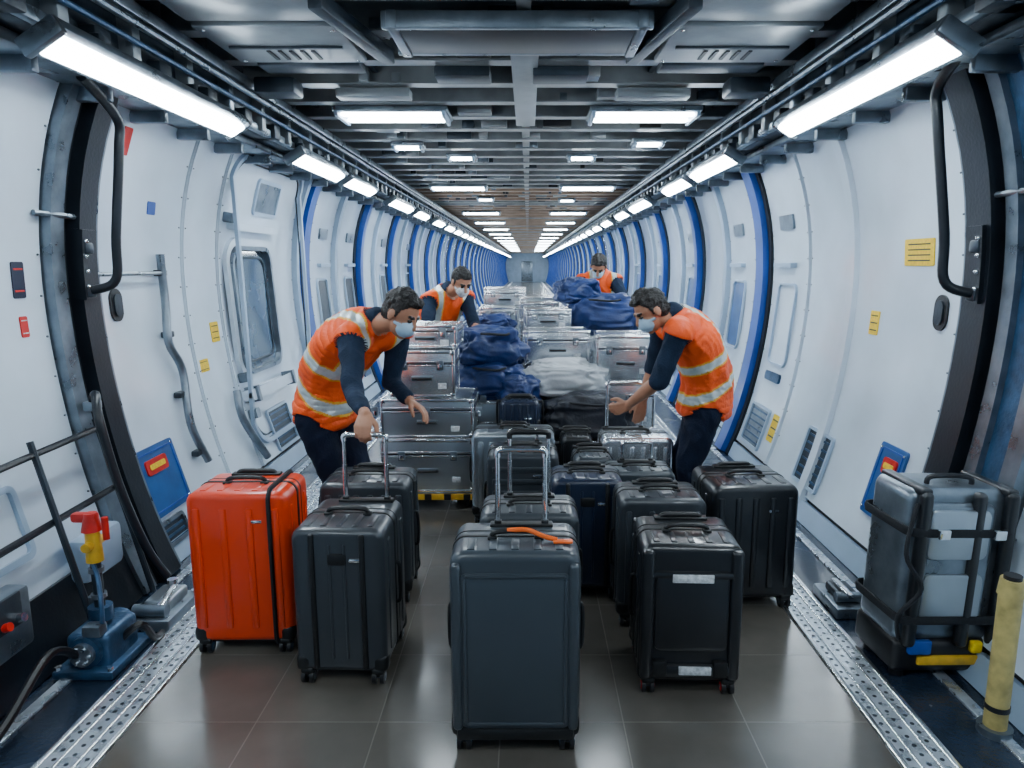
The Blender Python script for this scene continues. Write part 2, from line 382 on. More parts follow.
for nm,s in (('trim_1',-1),('trim_2',1)):
    mb=MB(nm)
    mb.box((CX+s*1.86,YE/2-1,2.78),(.14,YE+2,.26),GREYD,.01)
    mb.box((CX+s*1.78,YE/2-1,2.68),(.06,YE+2,.05),GREYM,.005)
    mb.box((CX+s*1.72,YE/2-1,2.90),(.08,YE+2,.06),GREYM,.005)
    mb.box((CX+s*2.0,YE/2-1,2.62),(.22,YE+2,.05),GREYM,.01)
    mb.tube([(CX+s*1.66,-1,2.82),(CX+s*1.66,YE,2.82)],.018,GREYM,8)
    mb.tube([(CX+s*1.70,-1,2.76),(CX+s*1.70,YE,2.76)],.014,BLUEQ,8)
    y=.3
    while y<30:
        mb.box((CX+s*1.77,y,2.80),(.10,.07,.28),CEILP if int(y*10)%3 else GREYM,.01)
        mb.box((CX+s*1.80,y+.26,2.70),(.16,.12,.10),GREYD,.01)
        mb.box((CX+s*2.02,y+.1,2.58),(.20,.05,.10),GREYM,.01)
        y+=.53
    mb.done()
def striplight(s,y0,y1):
    mb=MB('strip_light'); x=CX+s*1.65; z=2.55; R=RY(s*32)
    n=V((-s*math.sin(math.radians(32)),0,-math.cos(math.radians(32))))
    c=V((x,(y0+y1)/2,z)); L=y1-y0
    mb.box(c-n*.03,(.17,L+.05,.05),GREYM,.012,rot=R)
    mb.box(c+n*.005,(.105,L,.04),LAMP,.015,3,rot=R)
    for yy in (y0-.02,y1+.02): mb.box(V((x,yy,z))-n*.015,(.175,.04,.075),GREYM,.012,rot=R)
    for yy in (y0+.25*L,y1-.25*L): mb.box((x+s*.06,yy,z+.09),(.05,.05,.13),GREYD,.008)
    mb.done()
segs=[(2.72,4.4),(5.5,6.72),(7.0,8.1),(9.2,10.7),(11.2,12.4)]
y=13.4
while y<YE-2: segs.append((y,y+1.3)); y+=1.9
for s in (-1,1):
    for a,b in segs: striplight(s,a,b)
    striplight(s,-.2,.9)
def ceillight(x0,x1,y,dy=.36):
    mb=MB('ceiling_light'); xc=(x0+x1)/2;w=x1-x0
    mb.box((xc,y,2.915),(w+.1,dy+.06,.04),GREYM,.01)
    for q in (-1,1): mb.box((xc,y+q*dy*.30,2.89),(w,dy*.20,.03),LAMPC,.01)
    for q in (-1,1): mb.box((xc+q*(w/2+.02),y,2.885),(.03,dy+.05,.05),WHITE2,.008)
    mb.done()
y=5.75
while y<60:
    ceillight(-1.43,-.66,y); ceillight(.52,1.27,y); y+=5.2 if y<12 else 3.6
for x,y in ((-1.18,7.2),(-.72,7.9),(.58,7.9),(1.15,7.0),(-.75,12.8),(.7,13)): ceillight(x-.11,x+.11,y,.16)
for x in (-.95,.85): ceillight(x-.4,x+.4,1.0)
mb=MB('wall_back'); mb.box((CX,YE,1.6),(4.8,.1,3.5),WHITE2); mb.box((CX,YE-.08,1.1),(1.2,.06,2.1),GREYM,.02); mb.done()
# floor ---------------------------------------------------------------
mb=MB('floor'); oy=2.46-.475*10
mb.box((1.425,(YE-oy)/2,-.05),(2.85,YE-oy,.1),TILE); mb.done(loc=(-1.53,oy,0))
for nm,xa,xb in (('floor_side_left',-2.12,-1.75),('floor_side_right',1.53,1.93)):
    mb=MB(nm); mb.box(((xa+xb)/2,YE/2-1,-.05),(xb-xa,YE+2,.1),SIDEF)
    xo=-1.97 if xa<0 else 1.78
    mb.box((xo,YE/2-1,.006),(.05,YE+2,.012),RAILM,.003); mb.done()
for xa,xb in ((-1.75,-1.532),(1.322,1.53)):
    mb=MB('cargo_rail'); w=xb-xa; xc=(xa+xb)/2
    mb.box((xc,YE/2-1,-.03),(w,YE+2,.06),RAILM)
    for q in (-1,1): mb.box((xc+q*(w/2-.012),YE/2-1,.005),(.022,YE+2,.010),ALUE,.003)
    for q in (-1,1): mb.box((xc+q*.035,YE/2-1,.003),(.010,YE+2,.006),ALUE,.002)
    y=1.5
    while y<14:
        for q in (-.06,.06): mb.cyl((xc+q,y,-.001),(xc+q,y,.0015),.0085,GREYD,n=10)
        mb.cyl((xc,y+.025,-.001),(xc,y+.025,.0015),.0085,GREYD,n=10)
        y+=.05
    mb.done()

# ---------------------------------------------------------------- luggage
def suitcase(name,x,y,w,d,h,shell,handle=0,style='ribs',ribs=5,rz=0,z=0,trim=SEAM,grip=RUBBER,hw=.085,hx=0,strap=None,label=False,tag=False):
    mb=MB(name); b=.058; hb=h-b; zc=b+hb/2
    mb.plate((0,0,zc),w,hb,.05,d,shell,.032,4,n=6)
    mb.plate((0,.0,zc),w+.008,hb+.008,.053,.018,trim,.003,1,n=6)
    mb.plate((0,.05,zc),w+.004,hb+.004,.051,.008,trim,.002,1,n=6)
    for f in (-1,1):
        yf=f*d/2
        if style=='ribs':
            for i in range(ribs):
                xx=(i-(ribs-1)/2)*w*.78/max(1,ribs-1)
                mb.box((xx,yf,zc),(w*.07,.018,hb*.80),shell,.008,2)
        elif style=='bars':
            for xx in (-w*.27,w*.27):
                mb.box((xx,yf,zc),(w*.06,.022,hb*.94),trim,.008,2)
            for xx in (-w*.08,w*.08): mb.box((xx,yf,zc),(w*.03,.012,hb*.8),shell,.005,2)
            mb.box((0,yf,zc+hb*.3),(w*.2,.016,.05),trim,.006)
        elif style=='panel':
            mb.plate((0,yf,zc-.015),w*.86,hb*.84,.03,.014,shell,.006,2)
            for q in (-1,1):
                mb.box((q*w*.385,yf*1.03,zc-.015),(.012,.018,hb*.78),shell,.006)
                mb.box((q*w*.45,yf*.93,zc),(w*.08,.06,hb*.9),shell,.02,3)
            mb.box((0,yf*1.03,zc+hb*.385),(w*.76,.016,.012),shell,.005); mb.box((0,yf*1.03,zc-hb*.415),(w*.76,.016,.012),shell,.005)
            mb.box((0,yf,b+.02),(w*.92,.03,.045),trim,.01)
        elif style=='tough':
            mb.plate((0,yf,zc+hb*.02),w*.72,hb*.55,.03,.03,shell,.01,2)
            for q in (-1,1):
                mb.box((q*w*.43,yf*.96,zc),(w*.12,.05,hb*.94),shell,.015,3)
                mb.box((q*w*.3,yf,b+.07),(.06,.05,.07),trim,.01)
            mb.box((0,yf,b+.06),(w*.8,.035,.05),shell,.012); mb.box((0,yf,h-.12),(w*.8,.035,.03),shell,.01)
        elif style=='hribs':
            for i in range(ribs): mb.box((0,yf,b+hb*(.15+.7*i/(ribs-1))),(w*.84,.014,hb*.05),shell,.006)
    for q in (-1,1):
        for yy in (-d*.27,d*.3): mb.box((q*w/2,yy,zc),(.010,d*.09,hb*.78),shell,.004)
        mb.tube(curve([(q*(w/2-.005),0,zc+.09),(q*(w/2+.018),0,zc+.075),(q*(w/2+.018),0,zc-.075),(q*(w/2-.005),0,zc-.09)],4),.008,trim,8)
        for qy in (-1,1):
            mb.box((q*(w/2-.03),qy*(d/2-.03),b+.040),(.066,.066,.075),trim,.022,3)
    for i in range(5): mb.box(((i-2)*w*.17,-d*.24,h),(w*.06,d*.32,.008),shell,.003)
    mb.tube(curve([(-.085,-.02,h-.005),(-.07,-.02,h+.024),(.07,-.02,h+.024),(.085,-.02,h-.005)],5),.010,trim,8)
    for q in (-1,1): mb.box((q*.085,-.02,h+.004),(.035,.04,.014),trim,.005)
    mb.box((0,0,b+.006),(w*.9,d*.88,.03),trim,.01)
    for qx in (-1,1):
        for qy in (-1,1):
            cx=qx*(w/2-.042); cy=qy*(d/2-.026)
            mb.box((cx,cy,b+.004),(.056,.056,.03),trim,.012,3)
            for k in (-1,1):
                mb.cyl((cx+k*.009,cy,.030),(cx+k*.025,cy,.030),.030,RUBBER,n=22)
                mb.cyl((cx+k*.0255,cy,.030),(cx+k*.027,cy,.030),.018,RED if label else (BLUEQ if strap else GREYM),n=14)
            mb.cyl((cx-.029,cy,.030),(cx+.029,cy,.030),.007,GREYM,n=8)
            mb.box((cx,cy,.050),(.016,.04,.03),trim,.005)
    yb=d/2-.05
    mb.box((hx,yb,h+.004),(hw*2+.06,.045,.014),trim,.005)
    top=h+(handle if handle else .018)
    if handle:
        for q in (-1,1):
            mb.cyl((hx+q*hw,yb,h-.02),(hx+q*hw,yb,h+handle*.55),.0105,CHROME)
            mb.cyl((hx+q*hw,yb,h+handle*.5),(hx+q*hw,yb,top-.015),.0085,CHROME)
            mb.box((hx+q*hw,yb,h+.014),(.028,.028,.018),trim,.005)
    mb.tube(curve([(hx-hw,yb,top-.03),(hx-hw+.008,yb,top-.003),(hx,yb,top),(hx+hw-.008,yb,top-.003),(hx+hw,yb,top-.03)],5),.0125,grip,10)
    if strap:
        t=[]
        for px,pz in rrect(d+.012,hb+.012,.045,5): t.append((strap*w,px,zc+pz))
        mb.tube(t,.010,STRAP,6,closed=True,flat=1.6)
    if label:
        mb.box((0,-d/2-.018,zc+hb*.28),(w*.4,.008,.035),LABEL,.003); mb.box((.02,-d/2-.02,b+.065),(w*.32,.012,.035),LABEL,.003)
    if tag:
        mb.tube(curve([(-.03,-.02,h+.030),(.04,-.03,h+.036),(.10,-.05,h+.02),(.15,-.06,h+.010)],5),.009,ORG,8)
        mb.box((.17,-.07,h+.008),(.07,.03,.008),ORG,.003)
    else: mb.box((w*.2,-d/2-.004,h-.13),(.05,.008,.014),CHROME,.003)
    return mb.done(loc=(x,y+d/2,z),rz=rz)
suitcase('orange_suitcase',-1.29,2.94,.445,.33,.765,SHO,style='ribs',ribs=4,strap=.33,rz=1)
suitcase('suitcase',-.775,2.70,.385,.41,.69,SHC,handle=.31,style='bars',rz=-2,hx=.035,grip=CHROME,hw=.095)
suitcase('suitcase',-.84,3.42,.46,.33,.655,SHC,style='ribs',ribs=6)
suitcase('suitcase',-.045,2.29,.46,.32,.765,SHG,handle=.30,style='panel',tag=True,hx=.02,hw=.09,grip=CHROME)
suitcase('suitcase',.005,2.90,.44,.30,.68,SHC,handle=.31,style='ribs',hw=.09)
suitcase('suitcase',.31,3.48,.38,.30,.655,SHN,style='bars',ribs=5)
suitcase('suitcase',.665,2.63,.41,.36,.65,SHB,style='tough',label=True,rz=-2)
suitcase('suitcase',.645,3.18,.42,.30,.655,SHC,style='ribs',ribs=4)
suitcase('suitcase',1.135,3.36,.45,.40,.66,SHB,style='ribs',ribs=5,rz=3)
suitcase('suitcase',.65,3.86,.40,.26,.585,SHG,handle=.12,style='ribs',ribs=5,grip=CHROME)
suitcase('suitcase',.70,4.32,.46,.30,.67,ALU,handle=.31,style='ribs',ribs=6,hx=-.06,hw=.115,grip=CHROME)
suitcase('suitcase',-.10,4.56,.56,.30,.64,ALUD,style='ribs',ribs=7)
suitcase('suitcase',-.03,3.92,.42,.32,.67,SHC,handle=.08,style='hribs',ribs=7,grip=CHROME)
suitcase('suitcase',.40,4.10,.24,.30,.60,SHG,style='ribs',ribs=4)
suitcase('suitcase',.34,4.70,.22,.28,.58,SHB,style='ribs',ribs=4)

def case(x,y,z,w,d,h,m=ALU,rz=0,lat=2,name='aluminum_case'):
    """x centre, y front, z bottom"""
    mb=MB(name); e=.024
    mb.box((0,0,h/2),(w-.012,d-.012,h-.012),m,.008)
    for a in (-1,1):
        for c in (-1,1):
            mb.box((a*(w/2-e/2),c*(d/2-e/2),h/2),(e,e,h-.01),ALUE,.006)
            mb.box((0,c*(d/2-e/2),h/2+a*(h/2-e/2)),(w-.01,e,e),ALUE,.006)
            mb.box((c*(w/2-e/2),0,h/2+a*(h/2-e/2)),(e,d-.01,e),ALUE,.006)
            for k in (-1,1): mb.box((a*(w/2-.02),c*(d/2-.02),h/2+k*(h/2-.02)),(.044,.044,.0395),CHROME,.012,3)
    zs=h*.72
    mb.box((0,0,zs),(w-.004,d-.004,.009),RUBBER); mb.box((0,0,zs+.014),(w+.001,d+.001,.012),ALUE,.003); mb.box((0,0,zs-.014),(w+.001,d+.001,.012),ALUE,.003)
    for i in range(lat):
        xx=(i-(lat-1)/2)*w*.55
        for f in (-1,1):
            mb.box((xx,f*(d/2+.006),zs-.01),(.05,.014,.07),GREYM,.005); mb.box((xx,f*(d/2+.014),zs-.02),(.03,.008,.035),CHROME,.003)
    for f in (-1,1):
        mb.tube(curve([(-.06,f*(d/2),h*.42),(-.055,f*(d/2+.022),h*.42),(.055,f*(d/2+.022),h*.42),(.06,f*(d/2),h*.42)],4),.008,RUBBER,8)
    mb.box((0,-d/2-.002,h*.42),(.15,.01,.03),GREYM,.003)
    mb.box((w*.3,-d/2+.003,h*.25),(.06,.01,.04),LABEL,.002)
    return mb.done(loc=(x,y+d/2,z),rz=rz)
mb=MB('baggage_cart'); 
mb.box((0,0,.10),(.72,.56,.035),GREYM,.008); mb.box((0,-.285,.10),(.72,.015,.045),YELV,.004)
for i in range(5): mb.box((-.28+i*.14,-.292,.10),(.05,.006,.045),RUBBER)
for a in (-1,1):
    for c in (-1,1):
        mb.cyl((a*.28-.012,c*.2,.038),(a*.28+.012,c*.2,.038),.038,RUBBER,n=20); mb.cyl((a*.28-.014,c*.2,.038),(a*.28+.014,c*.2,.038),.018,YELV,n=12); mb.box((a*.28,c*.2,.078),(.04,.06,.02),GREYM,.004)
mb.done(loc=(-.72,5.13,0))
case(-.72,4.87,.12,.68,.5,.40,ALUD); case(-.72,4.88,.522,.67,.5,.29,ALUD,lat=3)
case(-.755,4.90,.815,.47,.42,.34,ALU,rz=1); case(-.73,5.02,1.157,.46,.36,.17,ALU,rz=-3)
case(-.325,5.42,0,.50,.46,.69,ALUD)
case(-.08,4.97,0,.34,.32,.50,ALUD)
suitcase('suitcase',-.06,5.0,.30,.2,.27,SHN,style='ribs',ribs=5,z=.503)
case(.46,5.05,0,.62,.34,.46,SHB,name='equipment_case')
case(.27,5.5,0,.56,.4,.34,ALUD); case(.27,5.5,.342,.56,.4,.34,ALUD)
case(.26,6.0,0,.56,.42,.46,ALU); case(.26,6.0,.462,.56,.42,.44,ALU); case(.255,5.98,.905,.56,.42,.29,ALU)
case(.80,5.62,0,.48,.5,.40,ALU); case(.80,5.62,.402,.48,.5,.40,ALU); case(.80,5.6,.805,.48,.5,.385,ALU,rz=-3)
case(.17,6.55,0,.44,.4,.6,ALU); case(.17,6.55,.603,.44,.4,.54,ALU); case(.18,6.55,1.146,.44,.4,.2,ALU,rz=2)
case(.74,6.6,0,.56,.42,.55,ALU); case(.74,6.6,.553,.56,.42,.54,ALU)
case(-.32,6.75,0,.42,.4,.6,ALU); case(-.32,6.75,.603,.42,.4,.5,ALUD)
for (x,y,hs,w,m) in ((-.32,7.3,(.6,.5,.22),.4,ALUD),(.10,7.2,(.6,.6,.17),.38,ALU),(.12,7.8,(.7,.48,.22),.44,ALUD),(-.28,8.3,(.7,.55,.24),.50,ALU)):
    z=0
    for h in hs: case(x+random.uniform(-.01,.01),y,z,w,.42,h-.003,m,rz=random.uniform(-2,2)); z+=h

def bag(name,c,r,m,seed=0,rz=0,straps=True,amp=.10,p=.72):
    mb=MB(name); t=bmesh.new(); bmesh.ops.create_uvsphere(t,u_segments=96,v_segments=60,radius=1)
    sg=lambda a:math.copysign(abs(a)**p,a)
    for v in t.verts:
        q=v.co.copy(); k=V((sg(q.x)*r[0],sg(q.y)*r[1],sg(q.z)*r[2]))
        w_=q+V((noise.noise(q*1.6+V((seed,9,9))),noise.noise(q*1.6+V((9,seed,9))),noise.noise(q*1.6+V((9,9,seed)))))*.5
        n1=noise.noise(q*1.8+V((seed,0,0))); n2=1-(abs(noise.noise(V((w_.x*3.2,w_.y*2.2,w_.z*3.6))+V((seed*2,3,1))))*3)**.8; n3=1-(abs(noise.noise(w_*5.5+V((0,seed,5))))*3)**.8
        f=1+amp*1.2*n1+amp*.45*n2+amp*.16*n3-.06
        k=V((k.x*f,k.y*f,k.z*(f if q.z>0 else 1.0)))
        if q.z>0: k.z-=.15*r[2]*(abs(q.x)**2)
        v.co=k
    bmesh.ops.smooth_vert(t,verts=t.verts,factor=.5,use_axis_x=True,use_axis_y=True,use_axis_z=True)
    mb.add(t,m)
    # carry strap + zip following the top
    if straps:
        mb.tube(curve([(-.42*r[0],-r[1]*.8,r[2]*.75),(-.2*r[0],-r[1]*1.08,r[2]*.75),(.2*r[0],-r[1]*1.08,r[2]*.7),(.42*r[0],-r[1]*.8,r[2]*.75)],6),.010,STRAP,8)
    return mb.done(loc=c,rz=rz,ang=180)
bag('duffel_bag',(-.30,5.60,.84),(.30,.26,.16),NAVYB,1,amp=.20)
bag('duffel_bag',(-.32,5.62,1.10),(.28,.25,.17),NAVYB,2,rz=20,amp=.22)
bag('duffel_bag',(-.07,5.42,.76),(.17,.16,.15),NAVYB,9,rz=60,straps=False,amp=.2)
bag('duffel_bag',(.46,5.24,.61),(.38,.2,.18),BLKB,3,amp=.18)
bag('duffel_bag',(.28,5.66,.83),(.37,.25,.155),GRYB,4,straps=False,amp=.2)
bag('duffel_bag',(.74,6.80,1.28),(.37,.26,.20),NAVYB,5,rz=-8,amp=.22)
bag('duffel_bag',(.48,6.92,1.50),(.24,.2,.13),NAVYB,6,rz=20,straps=False,amp=.2)
bag('duffel_bag',(-.26,6.25,.97),(.20,.2,.17),NAVYB,7,straps=False,amp=.2)
bag('duffel_bag',(-.33,6.93,1.18),(.20,.2,.10),NAVYB,8,straps=False,amp=.2)
case(-.26,6.05,0,.36,.38,.81,ALU)

# ---------------------------------------------------------------- side equipment
mb=MB('valve_stand')
mb.box((0,0,.09),(.19,.24,.18),BLUEQ,.03,3); mb.cyl((0,-.14,.11),(0,.14,.11),.07,BLUEQ,n=20); mb.box((0,0,.02),(.26,.34,.04),BLUEQ,.01)
mb.cyl((0,-.165,.11),(0,-.14,.11),.05,GREYM,n=20)
for k in range(6): mb.cyl((.035*math.cos(k*1.047),-.175,.11+.035*math.sin(k*1.047)),(.035*math.cos(k*1.047),-.16,.11+.035*math.sin(k*1.047)),.008,CHROME,n=6)
mb.cyl((0,0,.18),(0,0,.56),.022,GREYD); mb.cyl((0,0,.20),(0,0,.26),.05,BLUEQ)
for z in (.3,.42): mb.cyl((0,0,z),(0,0,z+.02),.032,GREYM)
mb.cyl((0,0,.47),(0,0,.61),.036,YELV,.030); mb.cyl((0,-.06,.55),(0,.06,.55),.020,YELV); mb.cyl((0,0,.61),(0,0,.69),.042,RED,.026)
mb.box((-.025,0,.67),(.11,.045,.045),RED,.015); mb.cyl((.06,0,.57),(.06,0,.67),.014,RED)
mb.tube(curve([(.08,0,.1),(.16,.02,.16),(.17,.1,.05),(.15,.2,.02)],6),.016,RUBBER,8)
mb.tube(curve([(-.02,-.14,.1),(-.03,-.3,.2),(.0,-.6,.1),(.02,-.9,.02)],8),.018,RUBBER,8)
mb.tube(curve([(.05,-.08,.18),(.07,-.1,.3),(.03,-.04,.4),(.0,-.02,.47)],6),.010,BLUEQ,8)
for a in (-1,1):
    for c in (-1,1): mb.cyl((a*.11,c*.15,.04),(a*.11,c*.15,.055),.014,CHROME,n=6)
mb.box((.03,-.10,.20),(.08,.06,.05),GREYM,.008); mb.cyl((-.06,.05,.18),(-.06,.05,.28),.02,GREYM)
mb.done(loc=(-1.90,2.90,0))
mb=MB('floor_lock_unit')
mb.box((0,0,.03),(.22,.34,.06),GREYM,.012); mb.box((0,.03,.08),(.13,.2,.06),ALUD,.015,3); mb.cyl((-.08,-.12,.09),(.08,-.12,.09),.03,GREYM); mb.cyl((0,.1,.09),(0,.1,.15),.025,CHROME)
for a in (-1,1):
    for c in (-1,1): mb.cyl((a*.085,c*.14,.06),(a*.085,c*.14,.072),.014,CHROME,n=6)
mb.box((.05,-.05,.13),(.03,.16,.02),ALUE,.005,rot=RX(12))
mb.done(loc=(-1.84,3.30,0))
mb=MB('floor_lock_unit')
mb.box((0,0,.03),(.18,.30,.06),GREYM,.012); mb.box((0,0,.08),(.11,.18,.05),GREYD,.015); mb.cyl((-.07,-.08,.09),(.07,-.08,.09),.025,GREYM); mb.box((-.02,-.04,.12),(.03,.2,.02),ALUE,.005)
mb.done(loc=(1.63,3.40,0))
mb=MB('strapped_equipment_pack')
mb.box((0,0,.10),(.44,.32,.14),RUBBER,.03,3); mb.box((.02,-.165,.09),(.28,.02,.04),YELV,.008); mb.box((-.12,-.17,.15),(.10,.03,.06),BLUEF,.01); mb.box((.13,-.17,.15),(.05,.03,.05),YEL,.01)
mb.plate((0,0,.47),.45,.64,.05,.28,GREYM,.04,4); mb.plate((-.02,-.13,.49),.34,.50,.04,.08,GREYM,.03,3)
mb.plate((-.02,-.175,.36),.26,.20,.03,.02,ALUD,.008,2); mb.plate((-.02,-.175,.62),.26,.20,.03,.02,ALUD,.008,2)
for xx in (-.17,.06,.20): mb.box((xx,-.165,.47),(.05,.05,.64),SHB,.02,3)
for xx in (-.17,.20): mb.box((xx,-.02,.785),(.05,.30,.03),SHB,.01,3)
for zz_ in (.27,.63): 
    mb.tube([(px,py,zz_) for px,py in rrect(.465,.37,.05,5)],.008,STRAP,6,closed=True,flat=2.4)
mb.tube(curve([(-.20,-.16,.74),(-.25,-.2,.55),(-.18,-.22,.42),(-.25,-.2,.30),(-.21,-.16,.18)],6),.009,STRAP,8)
mb.tube(curve([(-.10,-.05,.785),(-.08,-.05,.82),(.08,-.05,.82),(.10,-.05,.785)],5),.011,RUBBER,8)
for xx in (-.10,.14): mb.box((xx,-.2,.63),(.05,.02,.04),CHROME,.006)
for a in (-1,1):
    for c in (-1,1): mb.cyl((a*.16,c*.1,.0),(a*.16,c*.1,.05),.03,RUBBER)
mb.done(loc=(1.75,2.90,0),rot=(0,math.radians(2),math.radians(4)),sc=(1,1,1.06))
mb=MB('yellow_bollard')
mb.cyl((0,0,0),(0,0,.03),.060,GREYM,n=24); mb.cyl((0,0,.03),(0,0,.56),.040,YELP,n=24); mb.cyl((0,0,.56),(0,0,.62),.046,YELP,.040,n=24); mb.cyl((0,0,.61),(0,0,.635),.03,RUBBER,n=24); mb.cyl((0,0,.10),(0,0,.12),.043,RUBBER,n=24)
mb.done(loc=(1.77,2.40,0))

# ---------------------------------------------------------------- people
def frame(F,U):
    F=V(F).normalized(); U=V(U); S=F.cross(U).normalized(); U=S.cross(F).normalized()
    return Matrix((S,F,U)).transposed()
def hand_prims(W,D,N,Tdir,mat,curl=(35,45,35),thumbc=.5):
    W=V(W); D=V(D).normalized(); N=V(N); N=(N-D*N.dot(D)).normalized(); T=V(Tdir); T=(T-D*T.dot(D)-N*T.dot(N)).normalized()
    pr=[]
    offs=(.030,.010,-.010,-.029); kl=(.084,.088,.084,.076); sc=(.93,1.05,.98,.78)
    for o,k,s in zip(offs,kl,sc):
        K=W+D*k+T*o; pr.append(('c',W+T*o*.55,.017,K,.0125,mat))
        a=0;p=K
        for L,c,r0,r1 in ((.042,curl[0],.0112,.0098),(.027,curl[1],.0098,.009),(.021,curl[2],.009,.0078)):
            a+=math.radians(c); q=p+(D*math.cos(a)+N*math.sin(a))*L*s
            pr.append(('c',p,r0,q,r1,mat)); p=q
    b=W+D*.022+T*.022; m=b+(D*.55+T*.65+N*.35).normalized()*.045; e=m+(D*.8+T*.15+N*thumbc).normalized()*.032; g=e+(D*.75-T*.1+N*(thumbc+.2)).normalized()*.026
    pr+= [('c',b,.017,m,.0135,mat),('c',m,.0135,e,.011,mat),('c',e,.011,g,.009,mat)]
    return pr
def person(name,P,M,N,Lh,Ls,H,F,U,armL,armR,legL,legR,footdir,sleeve='long',mask=True,vox=.0055,maskm=None):
    """armX=(shoulder,elbow,wrist,handD,palmN,thumbdir,curl)  legX=(knee,ankle)"""
    P,M,N=V(P),V(M),V(N); Lh=V(Lh).normalized(); Ls=V(Ls).normalized(); pr=[]
    mats=[SKIN,HAIR,VEST,REFL,SHIRT,PANTS,SHOE,MASKM if not maskm else maskm,EYE,LIP,LIME]
    SK,HA,VE,RE,SH,PA,SO,MA,EY,LI,LM=range(11)
    tt=[0,.25,.5,.75,.9,1.0]; ww=[.180,.168,.175,.194,.165,.10]; de=[.148,.138,.142,.140,.115,.08]
    for i in range(20):
        t=-.10+1.10*i/19; u=max(t,0); c=P*(1-t)**2+M*2*t*(1-t)+N*t*t
        d=((M-P)*(1-t)+(N-M)*t).normalized(); L=(Lh*(1-u)+Ls*u).normalized(); L=(L-d*L.dot(d)).normalized(); f=L.cross(d)
        R=Matrix((L,f,d)).transposed(); w=float(np.interp(t,tt,ww)); q=float(np.interp(t,tt,de))
        pr.append(('e',c,R,(w,q,.06),VE))
    dn=(N-P).normalized()
    Rp=Matrix((Lh,Lh.cross(V((0,0,1))),V((0,0,1)))).transposed()
    pr.append(('e',P+V((0,0,-.06)),Rp,(.165,.13,.11),PA))
    for sgn,arm in ((1,armL),(-1,armR)):
        S,E,W,D,PN,TD,cu=arm; S,E,W=V(S),V(E),V(W)
        pr.append(('c',N-dn*.07+Ls*sgn*.05,.078,S,.066,VE))
        pr.append(('c',S+(E-S)*.06,.066,S+(E-S)*.6,.056,SH))
        pr.append(('c',S+(E-S)*.5,.058,E,.050 if sleeve!='short' else .054,SH))
        if sleeve=='long':
            k=E+(W-E)*.80; pr.append(('c',E,.050,k,.039,SH)); pr.append(('c',E,.038,W,.026,SK))
        elif sleeve=='mid':
            k=E+(W-E)*.3; pr.append(('c',E,.048,k,.046,SH)); pr.append(('c',E,.042,W,.026,SK))
        else:
            pr.append(('c',E,.041,E+(W-E)*.3,.042,SK)); pr.append(('c',E+(W-E)*.3,.042,W,.026,SK))
        pr+=hand_prims(W,D,PN,TD,SK,cu)
    for sgn,leg in ((1,legL),(-1,legR)):
        K,A=V(leg[0]),V(leg[1]); hp=P+Lh*sgn*.088+V((0,0,-.07))
        pr.append(('c',hp,.10,hp+(K-hp)*.5,.088,PA)); pr.append(('c',hp+(K-hp)*.5,.088,K,.068,PA))
        c=K+(A-K)*.3; pr.append(('c',K,.068,c,.068,PA)); pr.append(('c',c,.068,A+V((0,0,.02)),.058,PA))
        fd=V(footdir).normalized()
        g=A.z-.09
        a0=V((A.x,A.y,g+.045))
        pr.append(('c',A,.045,a0-fd*.03,.045,SO)); pr.append(('c',a0-fd*.035,.043,a0+fd*.09,.043,SO)); pr.append(('c',a0+fd*.09,.043,a0+fd*.17-V((0,0,.008)),.037,SO))
    R=frame(F,U); H=V(H)
    def h(x,y,z): return H+R@V((x,y,z))
    pr.append(('c',N-dn*.01,.068,N+dn*.045,.062,SH))
    pr.append(('c',N,.056,h(0,-.022,-.055),.054,SK))
    pr.append(('e',h(0,-.005,.030),R,(.075,.094,.088),SK)); pr.append(('e',h(0,.028,-.032),R,(.060,.064,.082),SK))
    pr.append(('e',h(0,.055,-.092),R,(.030,.027,.024),SK)); pr.append(('c',h(0,.092,.012),.009,h(0,.108,-.025),.0145,SK))
    for s in (-1,1):
        pr.append(('e',h(s*.030,.0835,.006),R,(.013,.009,.007),EY)); pr.append(('c',h(s*.016,.093,.027),.006,h(s*.046,.080,.028),.005,HA))
        pr.append(('e',h(s*.077,-.006,-.006),R,(.011,.020,.031),SK))
        pr.append(('c',h(s*.068,.02,.035),.012,h(s*.071,.012,.0),.007,HA))
    pr.append(('e',h(0,-.020,.050),R,(.083,.095,.084),HA)); pr.append(('e',h(0,-.045,.0),R,(.074,.066,.072),HA)); pr.append(('e',h(0,.035,.096),R,(.060,.052,.030),HA))
    pr.append(('e',h(.02,.0,.118),R,(.05,.06,.03),HA))
    if mask:
        pr.append(('e',h(0,.050,-.045),R,(.058,.066,.056),MA)); pr.append(('c',h(-.066,.02,-.035),.006,h(-.05,.06,-.03),.008,MA)); pr.append(('c',h(.066,.02,-.035),.006,h(.05,.06,-.03),.008,MA))
    else: pr.append(('c',h(-.02,.088,-.058),.007,h(.02,.088,-.058),.007,LI))
    t=bmesh.new()
